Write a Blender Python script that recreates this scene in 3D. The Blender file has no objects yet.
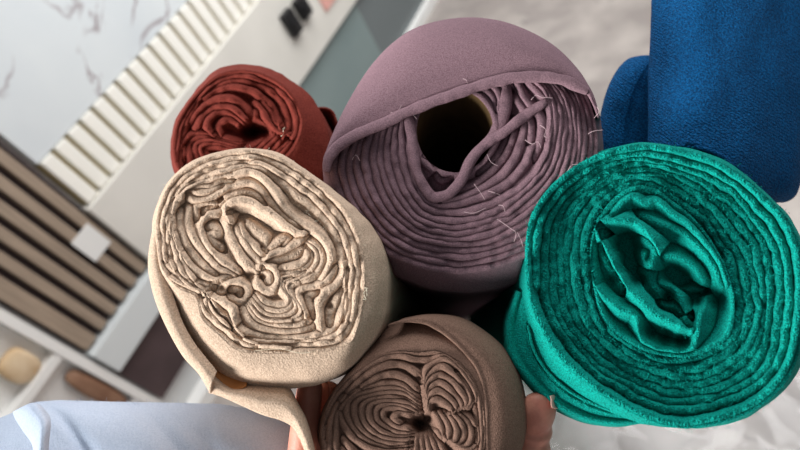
import bpy, bmesh, math, random
import numpy as np
from mathutils import Vector, Matrix, noise

random.seed(7)
rng = np.random.default_rng(7)
SC = bpy.context.scene
COL = SC.collection

# ------------------------------------------------------------------ camera
F = 578.0                                   # focal length in pixels of the 800x450 frame
H = 1.5                                     # camera height over the floor
D = 1.65                                    # distance of the display wall
down = np.array([340, 515, 578.0]); down /= np.linalg.norm(down)
hor = np.array([439, -938, 578.0]); hor -= down * (hor @ down); hor /= np.linalg.norm(hor)
nrm = np.cross(down, hor)
R = np.array([nrm, hor, -down])             # camera frame (right, down, forward) -> world

def W(v):
    return R @ np.asarray(v, float) + np.array([0, 0, H])

cam_data = bpy.data.cameras.new('camera')
cam = bpy.data.objects.new('camera', cam_data); COL.objects.link(cam)
cam_data.sensor_width = 36.0
cam_data.lens = F / 800 * 36
cam_data.clip_start = 0.02
M = Matrix.Identity(4)
for i in range(3):
    M[i][0] = R[i][0]; M[i][1] = -R[i][1]; M[i][2] = -R[i][2]
M[2][3] = H
cam.matrix_world = M
cam_data.dof.use_dof = True
cam_data.dof.focus_distance = 0.445
cam_data.dof.aperture_fstop = 4.3
SC.camera = cam

# ------------------------------------------------------------------ light
SC.view_settings.view_transform = 'Standard'
SC.view_settings.look = 'None'
SC.view_settings.gamma = 1
SC.view_settings.exposure = 0.0
world = bpy.data.worlds.new('shop_daylight'); SC.world = world
world.use_nodes = True
bg = world.node_tree.nodes['Background']
bg.inputs[0].default_value = (0.93, 0.97, 1.0, 1); bg.inputs[1].default_value = 0.22
sun_d = bpy.data.lights.new('daylight', 'SUN')
sun_d.energy = 7.0; sun_d.angle = math.radians(24); sun_d.color = (1, 0.985, 0.95)
sun = bpy.data.objects.new('daylight', sun_d); COL.objects.link(sun)
Lc = R @ np.array([-0.84, 0.44, -0.31])     # towards the light
sun.rotation_euler = Vector(Lc).to_track_quat('Z', 'Y').to_euler()
sun.location = (0, -2, 3)
cl_d = bpy.data.lights.new('wall_fill', 'AREA'); cl_d.shape = 'RECTANGLE'; cl_d.size = 2.4; cl_d.size_y = 1.6  # unseen area lamp added overhead to brighten the display wall
cl_d.energy = 85; cl_d.color = (1, 0.99, 0.97)
cl = bpy.data.objects.new('wall_fill', cl_d); COL.objects.link(cl)
cl.location = (-0.55, 2.0, 2.6); cl.rotation_euler = Vector((1.4, 0.3, 1.6)).to_track_quat('Z', 'Y').to_euler()

# ------------------------------------------------------------------ materials
def srgb(r, g, b):
    f = lambda c: (c / 255 / 12.92) if c / 255 <= 0.04045 else ((c / 255 + 0.055) / 1.055) ** 2.4
    return (f(r), f(g), f(b), 1)

def mat(name, col, rough=0.6, col2=None, scale=3.0, detail=3, bump=0.0, bscale=200, metal=0, spec=0.4, sheen=0.0, ramp=(0.35, 0.65), aniso=None):
    m = bpy.data.materials.new(name); m.use_nodes = True
    nt = m.node_tree; b = nt.nodes['Principled BSDF']
    b.inputs['Roughness'].default_value = rough
    b.inputs['Metallic'].default_value = metal
    b.inputs['Specular IOR Level'].default_value = spec
    b.inputs['Sheen Weight'].default_value = sheen
    b.inputs['Base Color'].default_value = col
    tc = nt.nodes.new('ShaderNodeTexCoord')
    vec = tc.outputs['Object']
    if aniso:
        mp = nt.nodes.new('ShaderNodeMapping'); mp.inputs['Scale'].default_value = aniso
        nt.links.new(vec, mp.inputs['Vector']); vec = mp.outputs['Vector']
    if col2:
        n = nt.nodes.new('ShaderNodeTexNoise'); n.inputs['Scale'].default_value = scale; n.inputs['Detail'].default_value = detail
        r = nt.nodes.new('ShaderNodeValToRGB')
        r.color_ramp.elements[0].position = ramp[0]; r.color_ramp.elements[1].position = ramp[1]
        r.color_ramp.elements[0].color = col; r.color_ramp.elements[1].color = col2
        nt.links.new(vec, n.inputs['Vector']); nt.links.new(n.outputs['Fac'], r.inputs['Fac'])
        nt.links.new(r.outputs['Color'], b.inputs['Base Color'])
    if bump:
        n = nt.nodes.new('ShaderNodeTexNoise'); n.inputs['Scale'].default_value = bscale; n.inputs['Detail'].default_value = 2
        bp = nt.nodes.new('ShaderNodeBump'); bp.inputs['Strength'].default_value = bump; bp.inputs['Distance'].default_value = 0.001
        nt.links.new(vec, n.inputs['Vector']); nt.links.new(n.outputs['Fac'], bp.inputs['Height'])
        nt.links.new(bp.outputs['Normal'], b.inputs['Normal'])
    return m

def cloth(name, c, c2=None, weave=900, bump=0.6, sheen=0.12, var=0.86, rib=0, dist=0.0006):
    """woven cloth: fine thread mottling in the colour and thread relief in the bump"""
    if c2 is None: c2 = tuple(x * var for x in c[:3]) + (1,)
    m = mat(name, c2, 0.92, c, scale=weave, detail=2, spec=0.15, sheen=sheen, ramp=(0.36, 0.62))
    nt = m.node_tree; b = nt.nodes['Principled BSDF']
    b.inputs['Sheen Roughness'].default_value = 0.5
    b.inputs['Sheen Tint'].default_value = c
    tc = nt.nodes['Texture Coordinate']
    n = nt.nodes.new('ShaderNodeTexVoronoi'); n.inputs['Scale'].default_value = weave
    bp = nt.nodes.new('ShaderNodeBump'); bp.inputs['Strength'].default_value = bump; bp.inputs['Distance'].default_value = dist
    nt.links.new(tc.outputs['Object'], n.inputs['Vector'])
    n2 = nt.nodes.new('ShaderNodeTexNoise'); n2.inputs['Scale'].default_value = weave * 0.3; n2.inputs['Detail'].default_value = 4
    nt.links.new(tc.outputs['Object'], n2.inputs['Vector'])
    ad = nt.nodes.new('ShaderNodeMath'); ad.operation = 'ADD'
    nt.links.new(n.outputs['Distance'], ad.inputs[0]); nt.links.new(n2.outputs['Fac'], ad.inputs[1])
    src = ad.outputs[0]
    if rib:
        wv = nt.nodes.new('ShaderNodeTexWave'); wv.inputs['Scale'].default_value = rib; wv.inputs['Distortion'].default_value = 6
        wv.inputs['Detail'].default_value = 2; wv.inputs['Detail Scale'].default_value = 3
        wv.bands_direction = 'DIAGONAL'
        nt.links.new(tc.outputs['Object'], wv.inputs['Vector'])
        a2 = nt.nodes.new('ShaderNodeMath'); a2.operation = 'ADD'
        nt.links.new(src, a2.inputs[0]); nt.links.new(wv.outputs['Fac'], a2.inputs[1]); src = a2.outputs[0]
    nt.links.new(src, bp.inputs['Height']); nt.links.new(bp.outputs['Normal'], b.inputs['Normal'])
    return m

MAT = dict(
    beige=cloth('beige_linen', srgb(214, 189, 167), srgb(184, 159, 139), weave=850, bump=0.55),
    teal=cloth('teal_wool', srgb(2, 163, 150), srgb(0, 121, 111), weave=900, bump=0.9, dist=0.001),
    purple=cloth('mauve_cotton', srgb(138, 110, 119), srgb(110, 86, 95), weave=1100, bump=0.5, sheen=0.3),
    brown=cloth('brown_jersey', srgb(134, 106, 93), srgb(108, 84, 73), weave=1100, bump=0.5),
    red=cloth('rust_cotton', srgb(124, 54, 44), srgb(98, 38, 32), weave=900, bump=0.4),
    blue=cloth('blue_crepe', srgb(8, 98, 160), srgb(4, 64, 112), weave=620, bump=1.0, dist=0.0012, rib=160),
    pale=cloth('pale_blue_twill', srgb(188, 200, 220), srgb(176, 190, 212), weave=700, bump=0.4, rib=220),
    skin=mat('skin', srgb(212, 150, 130), 0.5, srgb(192, 120, 104), scale=40, bump=0.3, bscale=500, spec=0.4),
    nail=mat('nail', srgb(222, 176, 164), 0.3),
    thread_m=mat('mauve_thread', srgb(196, 170, 176), 0.9),
    thread_b=mat('cream_thread', srgb(232, 222, 200), 0.9),
    card=mat('brown_cardboard', srgb(112, 88, 54), 0.9, srgb(98, 76, 46), scale=60, bump=0.3, bscale=300),
    orange=mat('orange_brown', srgb(200, 136, 80), 0.8, srgb(184, 116, 62), scale=50),
    gold=mat('brass_edge', srgb(160, 145, 90), 0.45, metal=0.4),
    white=mat('white_laminate', srgb(248, 248, 246), 0.4, bump=0.05),
    offwhite=mat('off_white_board', srgb(226, 223, 216), 0.6, srgb(220, 217, 210), scale=6),
    flute=mat('white_fluted_board', srgb(250, 248, 240), 0.5),
    slat=mat('taupe_slats', srgb(170, 152, 134), 0.6, srgb(150, 134, 118), scale=8, aniso=(20, 20, 1)),
    slatgap=mat('dark_backing', srgb(52, 42, 44), 0.8),
    paper=mat('white_paper', srgb(236, 236, 234), 0.7),
    wallp=mat('wall_paint', srgb(216, 218, 218), 0.7, srgb(206, 208, 210), scale=4),
    darkpan=mat('dark_brown_panel', srgb(88, 72, 74), 0.6, srgb(74, 60, 62), scale=7),
    ledge=mat('pale_ledge', srgb(222, 228, 230), 0.4),
    glass=mat('grey_green_glass', srgb(132, 148, 148), 0.25, srgb(122, 139, 140), scale=3),
    glass2=mat('grey_glass', srgb(112, 120, 122), 0.25),
    black=mat('black_plastic', srgb(28, 28, 30), 0.4),
    cream=mat('cream_stone', srgb(214, 182, 140), 0.6, srgb(236, 216, 186), scale=14),
    tan=mat('brown_stone', srgb(128, 92, 72), 0.6, srgb(160, 124, 100), scale=16),
    pink=mat('pink_card', srgb(226, 170, 160), 0.6),
)

def marble(name, base, cloud, vein, scale, vscale):
    m = mat(name, base, 0.28, cloud, scale=scale, detail=5, ramp=(0.4, 0.7), spec=0.5)
    nt = m.node_tree; b = nt.nodes['Principled BSDF']; tc = nt.nodes['Texture Coordinate']
    r0 = [n for n in nt.nodes if n.type == 'VALTORGB'][0]
    n = nt.nodes.new('ShaderNodeTexNoise'); n.inputs['Scale'].default_value = vscale; n.inputs['Detail'].default_value = 6; n.inputs['Distortion'].default_value = 0.9
    nt.links.new(tc.outputs['Object'], n.inputs['Vector'])
    r = nt.nodes.new('ShaderNodeValToRGB'); e = r.color_ramp.elements
    e[0].position = 0.485; e[0].color = (0, 0, 0, 1); e[1].position = 0.515; e[1].color = (0, 0, 0, 1)
    k = e.new(0.5); k.color = (1, 1, 1, 1)
    n3 = nt.nodes.new('ShaderNodeTexNoise'); n3.inputs['Scale'].default_value = vscale * 1.4
    mp = nt.nodes.new('ShaderNodeMapping'); mp.inputs['Location'].default_value = (3.3, 1.2, 5)
    nt.links.new(tc.outputs['Object'], mp.inputs[0]); nt.links.new(mp.outputs[0], n3.inputs['Vector'])
    r3 = nt.nodes.new('ShaderNodeValToRGB'); r3.color_ramp.elements[0].position = 0.48; r3.color_ramp.elements[1].position = 0.6
    nt.links.new(n3.outputs['Fac'], r3.inputs['Fac'])
    mu = nt.nodes.new('ShaderNodeMath'); mu.operation = 'MULTIPLY'
    nt.links.new(n.outputs['Fac'], r.inputs['Fac']); nt.links.new(r.outputs['Color'], mu.inputs[0]); nt.links.new(r3.outputs['Color'], mu.inputs[1])
    mx = nt.nodes.new('ShaderNodeMix'); mx.data_type = 'RGBA'
    nt.links.new(mu.outputs[0], mx.inputs['Factor']); nt.links.new(r0.outputs['Color'], mx.inputs['A']); mx.inputs['B'].default_value = vein
    nt.links.new(mx.outputs['Result'], b.inputs['Base Color'])
    return m
MAT['marble'] = marble('white_veined_marble', srgb(222, 228, 231), srgb(212, 219, 224), srgb(150, 136, 140), 3, 2.6)
MAT['floor'] = marble('grey_cloudy_stone', srgb(158, 149, 145), srgb(190, 181, 175), srgb(140, 132, 130), 5.5, 3.0)

film = bpy.data.materials.new('clear_plastic_film'); film.use_nodes = True
nt = film.node_tree; nt.nodes.clear()
o_ = nt.nodes.new('ShaderNodeOutputMaterial'); mx_ = nt.nodes.new('ShaderNodeMixShader')
tr_ = nt.nodes.new('ShaderNodeBsdfTransparent'); gl_ = nt.nodes.new('ShaderNodeBsdfPrincipled')
gl_.inputs['Base Color'].default_value = srgb(182, 182, 186); gl_.inputs['Roughness'].default_value = 0.12; gl_.inputs['Specular IOR Level'].default_value = 0.9
mx_.inputs[0].default_value = 0.34
nt.links.new(tr_.outputs[0], mx_.inputs[1]); nt.links.new(gl_.outputs[0], mx_.inputs[2]); nt.links.new(mx_.outputs[0], o_.inputs[0])
MAT['film'] = film

# ------------------------------------------------------------------ object helpers
def tag(o, label=None, cat=None, group=None, kind=None):
    if label: o['label'] = label
    if cat: o['category'] = cat
    if group: o['group'] = group
    if kind: o['kind'] = kind
    return o

def root(name, loc, label, cat, group=None):
    e = bpy.data.objects.new(name, None); COL.objects.link(e)
    e.location = loc; e.empty_display_size = 0.05
    return tag(e, label, cat, group)

def mesh(name, verts, faces, m, parent=None, smooth=True):
    """world-space vertices; the part is stored relative to its parent chain"""
    me = bpy.data.meshes.new(name)
    verts = np.asarray(verts, float)
    off = np.zeros(3)
    if parent is not None:
        p = parent
        while p is not None:
            off += np.array(p.location); p = p.parent
        loc = np.zeros(3)
    else:
        loc = (verts.min(0) + verts.max(0)) / 2; loc[2] = verts[:, 2].min(); off = loc
    me.from_pydata((verts - off).tolist(), [], [list(map(int, f)) for f in faces])
    me.update()
    if smooth:
        me.polygons.foreach_set('use_smooth', [True] * len(me.polygons))
    me.materials.append(MAT[m] if isinstance(m, str) else m)
    o = bpy.data.objects.new(name, me); COL.objects.link(o)
    o.location = loc
    if parent is not None: o.parent = parent
    return o

class MB:
    def __init__(s): s.v = []; s.f = []
    def add(s, v, f):
        k = len(s.v); s.v += [tuple(x) for x in v]; s.f += [[i + k for i in q] for q in f]
    def box(s, lo, hi, bev=0.0):
        bm = bmesh.new(); bmesh.ops.create_cube(bm, size=1)
        for v in bm.verts:
            for i in range(3): v.co[i] = (lo[i] + hi[i]) / 2 + v.co[i] * (hi[i] - lo[i])
        if bev: bmesh.ops.bevel(bm, geom=bm.edges[:], offset=bev, segments=2, affect='EDGES', profile=0.7)
        bm.verts.index_update()
        s.add([tuple(v.co) for v in bm.verts], [[v.index for v in f.verts] for f in bm.faces]); bm.free()
    def tube(s, pts, r, n=5):
        pts = [Vector(p) for p in pts]; k = len(s.v)
        for i, p in enumerate(pts):
            t = (pts[min(i + 1, len(pts) - 1)] - pts[max(i - 1, 0)]).normalized()
            a = t.orthogonal().normalized(); b = t.cross(a)
            rr = r if not hasattr(r, '__len__') else r[i]
            for j in range(n):
                an = 2 * math.pi * j / n
                s.v.append(tuple(p + a * math.cos(an) * rr + b * math.sin(an) * rr))
        for i in range(len(pts) - 1):
            for j in range(n):
                s.f.append([k + i * n + j, k + i * n + (j + 1) % n, k + (i + 1) * n + (j + 1) % n, k + (i + 1) * n + j])
        s.f.append([k + j for j in range(n)][::-1]); s.f.append([k + (len(pts) - 1) * n + j for j in range(n)])
    def build(s, name, m, parent=None, smooth=False):
        return mesh(name, s.v, s.f, m, parent, smooth)

# ------------------------------------------------------------------ setting: floor, walls
def grid(x0, x1, y0, y1, z, name, m):
    mb = MB(); mb.box((x0, y0, z - 0.1), (x1, y1, z)); return tag(mb.build(name, m), kind='structure')
grid(-D - 0.1, 3.5, -3.0, 6.0, 0.0, 'floor', 'floor')
XW = -D

def panel(y0, y1, z0, z1, x0, x1, name, m, bev=0.0, **k):
    mb = MB(); mb.box((x0, y0, z0), (x1, y1, z1), bev)
    return tag(mb.build(name, m), **k)
panel(-0.9, 6.0, 0, 2.7, XW - 0.12, XW - 0.032, 'wall_left', 'wallp', kind='structure')
panel(0.52, 6.0, 0.935, 2.7, XW - 0.03, XW + 0.0, 'wall_left_marble', 'marble', kind='structure')
panel(0.17, 6.0, 0.0, 0.05, XW - 0.03, XW + 0.03, 'baseboard_left', 'white', kind='structure')

# white fluted board
fl = root('fluted_panel', (XW - 0.03, 0.52, 0.76), 'white fluted wall board with narrow gold lines, above the off-white board', 'wall panel')
mb = MB(); mb.box((XW - 0.03, 0.52, 0.765), (XW - 0.012, 3.4, 0.93)); mb.build('backing', 'gold', fl)
mb = MB(); y = 0.525; pitch = 0.0555
while y < 3.38:
    mb.box((XW - 0.02, y, 0.765), (XW + 0.006, y + pitch * 0.74, 0.932), 0.006); y += pitch
mb.build('flutes', 'flute', fl)

# taupe slatted panel
sl = root('slatted_panel', (XW - 0.03, 0.2, 0.495), 'taupe slatted wall panel with dark gaps, left of the off-white board', 'wall panel')
mb = MB(); mb.box((XW - 0.03, 0.185, 0.495), (XW - 0.014, 0.505, 2.3)); mb.build('backing', 'slatgap', sl)
mb = MB(); y = 0.490
for i in range(6):
    w = 0.030 if i < 5 else 0.046
    mb.box((XW - 0.02, y - w, 0.50), (XW + 0.006, y, 2.3), 0.004); y -= 0.0503
mb.build('slats', 'slat', sl)
tg = mb = MB(); mb.box((XW + 0.006, 0.405, 0.645), (XW + 0.009, 0.477, 0.735))
tag(mb.build('price_tag', 'paper'), 'small blank white tag stuck on the taupe slatted panel', 'tag')

# off-white board standing proud of the wall, with two clips
mb = MB(); mb.box((XW - 0.03, 0.505, 0.42), (XW + 0.022, 3.6, 0.762), 0.003)
tag(mb.build('display_board', 'offwhite'), 'wide off-white board running under the white fluted wall board', 'board')
gp = root('glass_panel', (XW - 0.03, 0.6, 0.05), 'grey-green glass panel between the off-white board and the floor', 'glass panel')
mb = MB(); mb.box((XW - 0.03, 0.6, 0.05), (XW - 0.006, 2.0, 0.42)); mb.build('pane', 'glass', gp)
mb = MB(); mb.box((XW - 0.03, 2.0, 0.05), (XW - 0.006, 4.2, 0.42)); tag(mb.build('pane', 'glass2', gp), 'darker grey glass pane')
for k, (yy, zz, zh) in enumerate(((1.555, 0.565, 0.1), (1.65, 0.575, 0.085))):
    c = root('wall_clip', (XW + 0.022, yy, zz), ['left one of the pair of black clips on the off-white board',
             'right one of the pair of black clips on the off-white board'][k], 'clip', 'black clips on the off-white board')
    mb = MB(); mb.box((XW + 0.022, yy - 0.032, zz), (XW + 0.05, yy + 0.032, zz + zh), 0.008); mb.build('body', 'black', c)
    mb = MB(); mb.box((XW + 0.05, yy - 0.02, zz + 0.02), (XW + 0.062, yy + 0.02, zz + zh * 0.6), 0.004); mb.build('lever', 'black', c)
mb = MB(); mb.box((XW + 0.022, 1.77, 0.515), (XW + 0.03, 1.95, 0.60), 0.001)
tag(mb.build('card', 'pink'), 'pale pink card on the off-white board at the top edge of the photo', 'card')

# below the slatted panel: pale ledge, dark panel
mb = MB(); mb.box((XW - 0.03, 0.185, 0.384), (XW + 0.03, 0.505, 0.488), 0.003)
tag(mb.build('wall_ledge', 'ledge'), 'pale ledge under the taupe slatted panel', 'ledge')
mb = MB(); mb.box((XW - 0.03, 0.185, 0.165), (XW - 0.005, 0.56, 0.382), 0.001)
tag(mb.build('dark_panel', 'darkpan'), 'dark brown panel between the pale ledge and the floor', 'wall panel')

# white open shelving at the left
XS = XW + 0.16
sh = root('shelf_unit', (XW + 0.08, 0.0, 0.0), 'white open shelf unit at the lower left, beside the taupe slatted panel', 'shelf')
def sbox(name, lo, hi, m='white'):
    b = MB(); b.box(lo, hi, 0.002); return b.build(name, m, sh)
sbox('side_panel', (XW - 0.03, 0.145, 0), (XW + 0.02, 0.172, 0.82))
sbox('side_panel', (XW - 0.03, -0.75, 0), (XW + 0.02, -0.72, 0.82))
for z in (0.25, 0.555, 0.80): sbox('shelf_board', (XW - 0.03, -0.72, z), (XW + 0.016, 0.145, z + 0.026))
sbox('back_panel', (XW - 0.03, -0.72, 0), (XW - 0.027, 0.145, 0.80))
def stone(name, y0, y1, z0, h, m, label, cat):
    b = MB(); nn = 18; v = []; f = []
    cy, w = (y0 + y1) / 2, (y1 - y0) / 2
    for i in range(9):
        ph = math.pi * i / 8
        for j in range(nn):
            a = 2 * math.pi * j / nn
            k = 1 + 0.18 * noise.noise(Vector((math.cos(a) * 2 + z0 * 9, math.sin(a) * 2, ph)))
            sq = lambda t: math.copysign(abs(t) ** 0.6, t)
            v.append((XW - 0.004 + 0.02 * sq(math.cos(a)) * abs(math.sin(ph)) ** 0.5 * k, cy + w * sq(math.sin(a)) * abs(math.sin(ph)) ** 0.5 * k, z0 + h / 2 - h / 2 * math.cos(ph)))
    for i in range(8):
        for j in range(nn): f.append([i * nn + j, i * nn + (j + 1) % nn, (i + 1) * nn + (j + 1) % nn, (i + 1) * nn + j])
    b.add(v, f); return tag(b.build(name, m, None, True), label, cat)
stone('rolled_sample', 0.035, 0.12, 0.583, 0.10, 'cream', 'cream bundle on the upper shelf beside the white upright', 'bundle')
stone('rolled_sample', 0.088, 0.142, 0.277, 0.23, 'tan', 'brown bundle in the lower shelf space, just above the pale blue cloth', 'bundle')

# ------------------------------------------------------------------ plastic film on the floor
nx, ny = 150, 110
v = []; f = []
for i in range(nx):
    for j in range(ny):
        x = -0.75 + 1.25 * i / (nx - 1); yv = 0.12 + 0.66 * j / (ny - 1) + 0.03 * noise.noise(Vector((x * 5, 0, 3)))
        p = Vector((x * 9, yv * 9, 0.3))
        hgt = 0.014 * (1 - abs(noise.noise(p * 0.8)) * 2.2) + 0.004 * max(0, 1 - abs(noise.noise(p * 1.7)) * 7)
        v.append((x, yv, max(0.002, 0.006 + hgt)))
for i in range(nx - 1):
    for j in range(ny - 1): f.append([i * ny + j, (i + 1) * ny + j, (i + 1) * ny + j + 1, i * ny + j + 1])
tag(mesh('plastic_film', v, f, 'film'), 'crumpled clear plastic film lying on the floor below the teal roll', 'plastic film')

# ------------------------------------------------------------------ roll machinery
def crom(P, closed=False, step=1.0):
    P = [np.array(p, float) for p in P]; n = len(P); out = []
    segs = n if closed else n - 1
    for i in range(segs):
        g = lambda k: P[k % n] if closed else P[min(max(k, 0), n - 1)]
        p0, p1, p2, p3 = g(i - 1), g(i), g(i + 1), g(i + 2)
        m = max(2, int(np.linalg.norm((p2 - p1)[:2]) / step))
        for k in range(m):
            t = k / m
            out.append(0.5 * ((2 * p1) + (-p0 + p2) * t + (2 * p0 - 5 * p1 + 4 * p2 - p3) * t * t + (-p0 + 3 * p1 - 3 * p2 + p3) * t ** 3))
    if not closed: out.append(P[-1])
    return np.array(out)

def resample(P, n, closed=False):
    P = np.asarray(P, float)
    if closed: P = np.vstack([P, P[:1]])
    d = np.r_[0, np.cumsum(np.linalg.norm(np.diff(P[:, :2], axis=0), axis=1))]
    s = np.linspace(0, d[-1], n + 1 if closed else n)
    Q = np.stack([np.interp(s, d, P[:, k]) for k in range(P.shape[1])], 1)
    return Q[:-1] if closed else Q

def nz(*a): return noise.noise(Vector(a))

AXN = np.array((0.085, 0.178, 0.980)); AXN /= np.linalg.norm(AXN)
E1_ = np.cross(AXN, [0, 1.0, 0]); E1_ /= np.linalg.norm(E1_); E2_ = np.cross(AXN, E1_)
BODIES = {}
def body(name, cx, cy, depth, sil, w):
    """cross-section of a roll, so that its neighbours are pressed flat against it"""
    P0 = np.array([cx - 400, cy - 225, F]) / F * depth
    pts = []
    for x, y in crom(sil, True):
        p = np.array([x - 400, y - 225, F]); p = p * (((P0 + AXN * w) @ AXN) / (p @ AXN)); pts.append((p @ E1_, p @ E2_))
    pts = np.array(pts); c = pts.mean(0); a = np.arctan2(pts[:, 1] - c[1], pts[:, 0] - c[0]); r_ = np.hypot(*(pts - c).T); o = np.argsort(a)
    BODIES[name] = (c, np.r_[a[o] - 2 * math.pi, a[o], a[o] + 2 * math.pi], np.r_[r_[o]] .repeat(1) if False else np.r_[r_[o], r_[o], r_[o]], P0 @ AXN)
def press(p, names, gap=0.0015):
    for nme in names:
        c, a, r_, s0 = BODIES[nme]
        k = min(1, max(0, (p @ AXN - s0 - 0.004) / 0.02))
        if k <= 0: continue
        q = np.array([p @ E1_, p @ E2_]) - c; d = math.hypot(*q)
        rr = (np.interp(math.atan2(q[1], q[0]), a, r_) + gap) * (0.9 + 0.1 * k)
        if d < rr and d > 1e-6:
            dq = q * (rr / d - 1); p = p + E1_ * dq[0] + E2_ * dq[1]
    return p

class Roll:
    avoid = (); rec = None
    def out(s, p): return W(press(p, s.avoid)) if s.avoid else W(p)
    def __init__(s, cx, cy, depth, axis, m):
        s.P0 = np.array([cx - 400, cy - 225, F]) / F * depth
        s.a = np.array(axis, float); s.a /= np.linalg.norm(s.a)
        s.m = m; s.px = depth / F; s.c = np.array([cx, cy])
        s.v = []; s.f = []
    def pt(s, x, y, w):
        """point on the plane w metres behind the roll's end plane"""
        p = np.array([x - 400, y - 225, F])
        t = ((s.P0 + s.a * w) @ s.a) / (p @ s.a)
        return p * t
    def ribbon(s, P, th, depth=0.03, w=0.0, wn=0.0012, wig=0.3, fray=0.12, closed=False, seed=0.0, taper=True, flat=1.0, into=None):
        """a strip of cloth standing on edge; P in pixels (x, y[, extra w])"""
        P = np.asarray(P, float)
        if P.shape[1] == 2: P = np.c_[P, np.zeros(len(P))]
        if s.rec is not None:
            Q = P.copy(); Q[:, 2] += w
            l = np.r_[0, np.cumsum(np.linalg.norm(np.diff(Q[:, :2], axis=0), axis=1))]
            for i in range(len(Q)):
                Q[i, 0] += wig * nz(l[i] * 0.09, seed, 1.7) * 2; Q[i, 1] += wig * nz(l[i] * 0.09, seed, 7.9) * 2
                Q[i, 2] += wn * (nz(l[i] * 0.03, seed, 3.1) * 2 + nz(l[i] * 0.12, seed, 5.5))
                if taper and not closed:
                    q = min(l[i], l[-1] - l[i]) / (th * 1.2)
                    if q < 1: Q[i, 2] += (1 - q) ** 2 * 0.002
            s.rec.append((Q, th)); return
        n = len(P); K = 7
        d = np.gradient(P[:, :2], axis=0)
        if closed: d = (np.roll(P[:, :2], -1, 0) - np.roll(P[:, :2], 1, 0))
        d /= np.linalg.norm(d, axis=1)[:, None] + 1e-9
        nn = np.c_[-d[:, 1], d[:, 0]]
        base = len(s.v) if into is None else len(into.v)
        V = s.v if into is None else into.v; Fc = s.f if into is None else into.f
        L = np.r_[0, np.cumsum(np.linalg.norm(np.diff(P[:, :2], axis=0), axis=1))]
        prof = [(-0.5, None)] + [(-0.5 * math.copysign(abs(math.cos(math.pi * k / (K - 1))) ** 0.75, math.cos(math.pi * k / (K - 1))), math.sin(math.pi * k / (K - 1)) ** 0.75) for k in range(K)] + [(0.5, None)]
        thm = th * s.px
        for i in range(n):
            x, y, we = P[i]
            e = 1.0; sink = 0.0
            if taper and not closed:
                q = min(L[i], L[-1] - L[i]) / (th * 1.6 + 1e-6)
                if q < 1: e = 0.55 + 0.45 * math.sqrt(max(q, 0)); sink = (1 - q) ** 2 * 0.0015
            x += wig * nz(L[i] * 0.09, seed, 1.7) * 2; y += wig * nz(L[i] * 0.09, seed, 7.9) * 2
            wb = w + we + wn * (nz(L[i] * 0.03, seed, 3.1) * 2 + nz(L[i] * 0.12, seed, 5.5)) + sink
            tt = th * e * (1 + 0.16 * nz(L[i] * 0.07, seed, 11.0))
            for (o, h_) in prof:
                if h_ is None: ww = wb + depth
                else: ww = wb - h_ * thm * 0.5 * flat + thm * 0.5 * flat
                j = fray * th * 0.35 if h_ is not None else 0
                q = o * tt + j * random.uniform(-1, 1) * (0.4 + (h_ or 0))
                qx = s.pt(x + nn[i, 0] * q, y + nn[i, 1] * q, ww - (h_ or 0) * abs(random.gauss(0, 1)) * fray * 0.0012)
                V.append(tuple(s.out(qx)))
        m = len(prof)
        for i in range(n if closed else n - 1):
            a, b = base + i * m, base + ((i + 1) % n) * m
            for k in range(m - 1): Fc.append([a + k, a + k + 1, b + k + 1, b + k])
        if not closed:
            Fc.append([base + k for k in range(m)][::-1]); Fc.append([base + (n - 1) * m + k for k in range(m)])
    def fold(s, pts, th=6, **k):
        k.setdefault('seed', random.uniform(0, 99))
        s.ribbon(crom(pts), th, **k)
    def family(s, A, B, n, th=None, w=0.0, dw=0.0, fill=1.08, **k):
        N = 160
        A = resample(crom(A), N); B = resample(crom(B), N)
        for i in range(n):
            t = i / max(1, n - 1)
            P = A * (1 - t) + B * t
            l = np.linalg.norm(np.diff(P[:, :2], axis=0), axis=1).sum()
            P = resample(P, max(8, int(l)))
            sp = np.median(np.linalg.norm((A - B)[:, :2], axis=1)) / max(1, n - 1)
            s.ribbon(P, th or sp * fill, w=w + dw * t, seed=random.uniform(0, 99), **k)
    def spiral(s, rings, turns, fill=0.9, w=lambda u: 0.0, warp=0.8, ease=None, spread=None, **k):
        """one cloth wound from the outer traced contour in to the inner one"""
        c = s.c; NA = 720; R_ = []
        for ring in rings:
            P = crom(ring, True) - c
            an = np.arctan2(P[:, 1], P[:, 0]); r = np.hypot(P[:, 0], P[:, 1])
            o = np.argsort(an); an = an[o]; r = r[o]
            an = np.r_[an - 2 * math.pi, an, an + 2 * math.pi]; r = np.r_[r, r, r]
            R_.append(np.interp(np.linspace(-math.pi, math.pi, NA, endpoint=False), an, r))
        R_ = np.array(R_); m = len(rings)
        tot = int(turns * NA); pts = []; rad = []
        for i in range(tot):
            u = i / tot; th_ = i % NA
            uu = ease(u) if ease else u
            q = uu * (m - 1); k0 = min(int(q), m - 2); fr = q - k0
            r = R_[k0, th_] * (1 - fr) + R_[k0 + 1, th_] * fr
            an = -math.pi + 2 * math.pi * th_ / NA
            amp = warp * min(1, 6 * u)
            r += amp * (nz(math.cos(an) * 2.2, math.sin(an) * 2.2, u * turns * 0.55) * 3 + nz(math.cos(an) * 6, math.sin(an) * 6, u * turns * 0.9) * 1.6)
            pts.append((c[0] + r * math.cos(an), c[1] + r * math.sin(an), w(uu))); rad.append(r)
        pts = np.array(pts)
        # local spacing decides the strip's thickness turn by turn
        t0 = 0; per = []
        for t in range(int(math.ceil(turns))):
            a_, b_ = t * NA, min((t + 1) * NA, tot)
            per.append((a_, b_))
        dr = np.array([np.mean(R_[0] - R_[-1])]) / turns
        P2 = resample(pts, int(np.linalg.norm(np.diff(pts[:, :2], axis=0), axis=1).sum()))
        s.ribbon(P2, float(dr[0]) * fill, closed=False, taper=False, seed=random.uniform(0, 99), **k)
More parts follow.
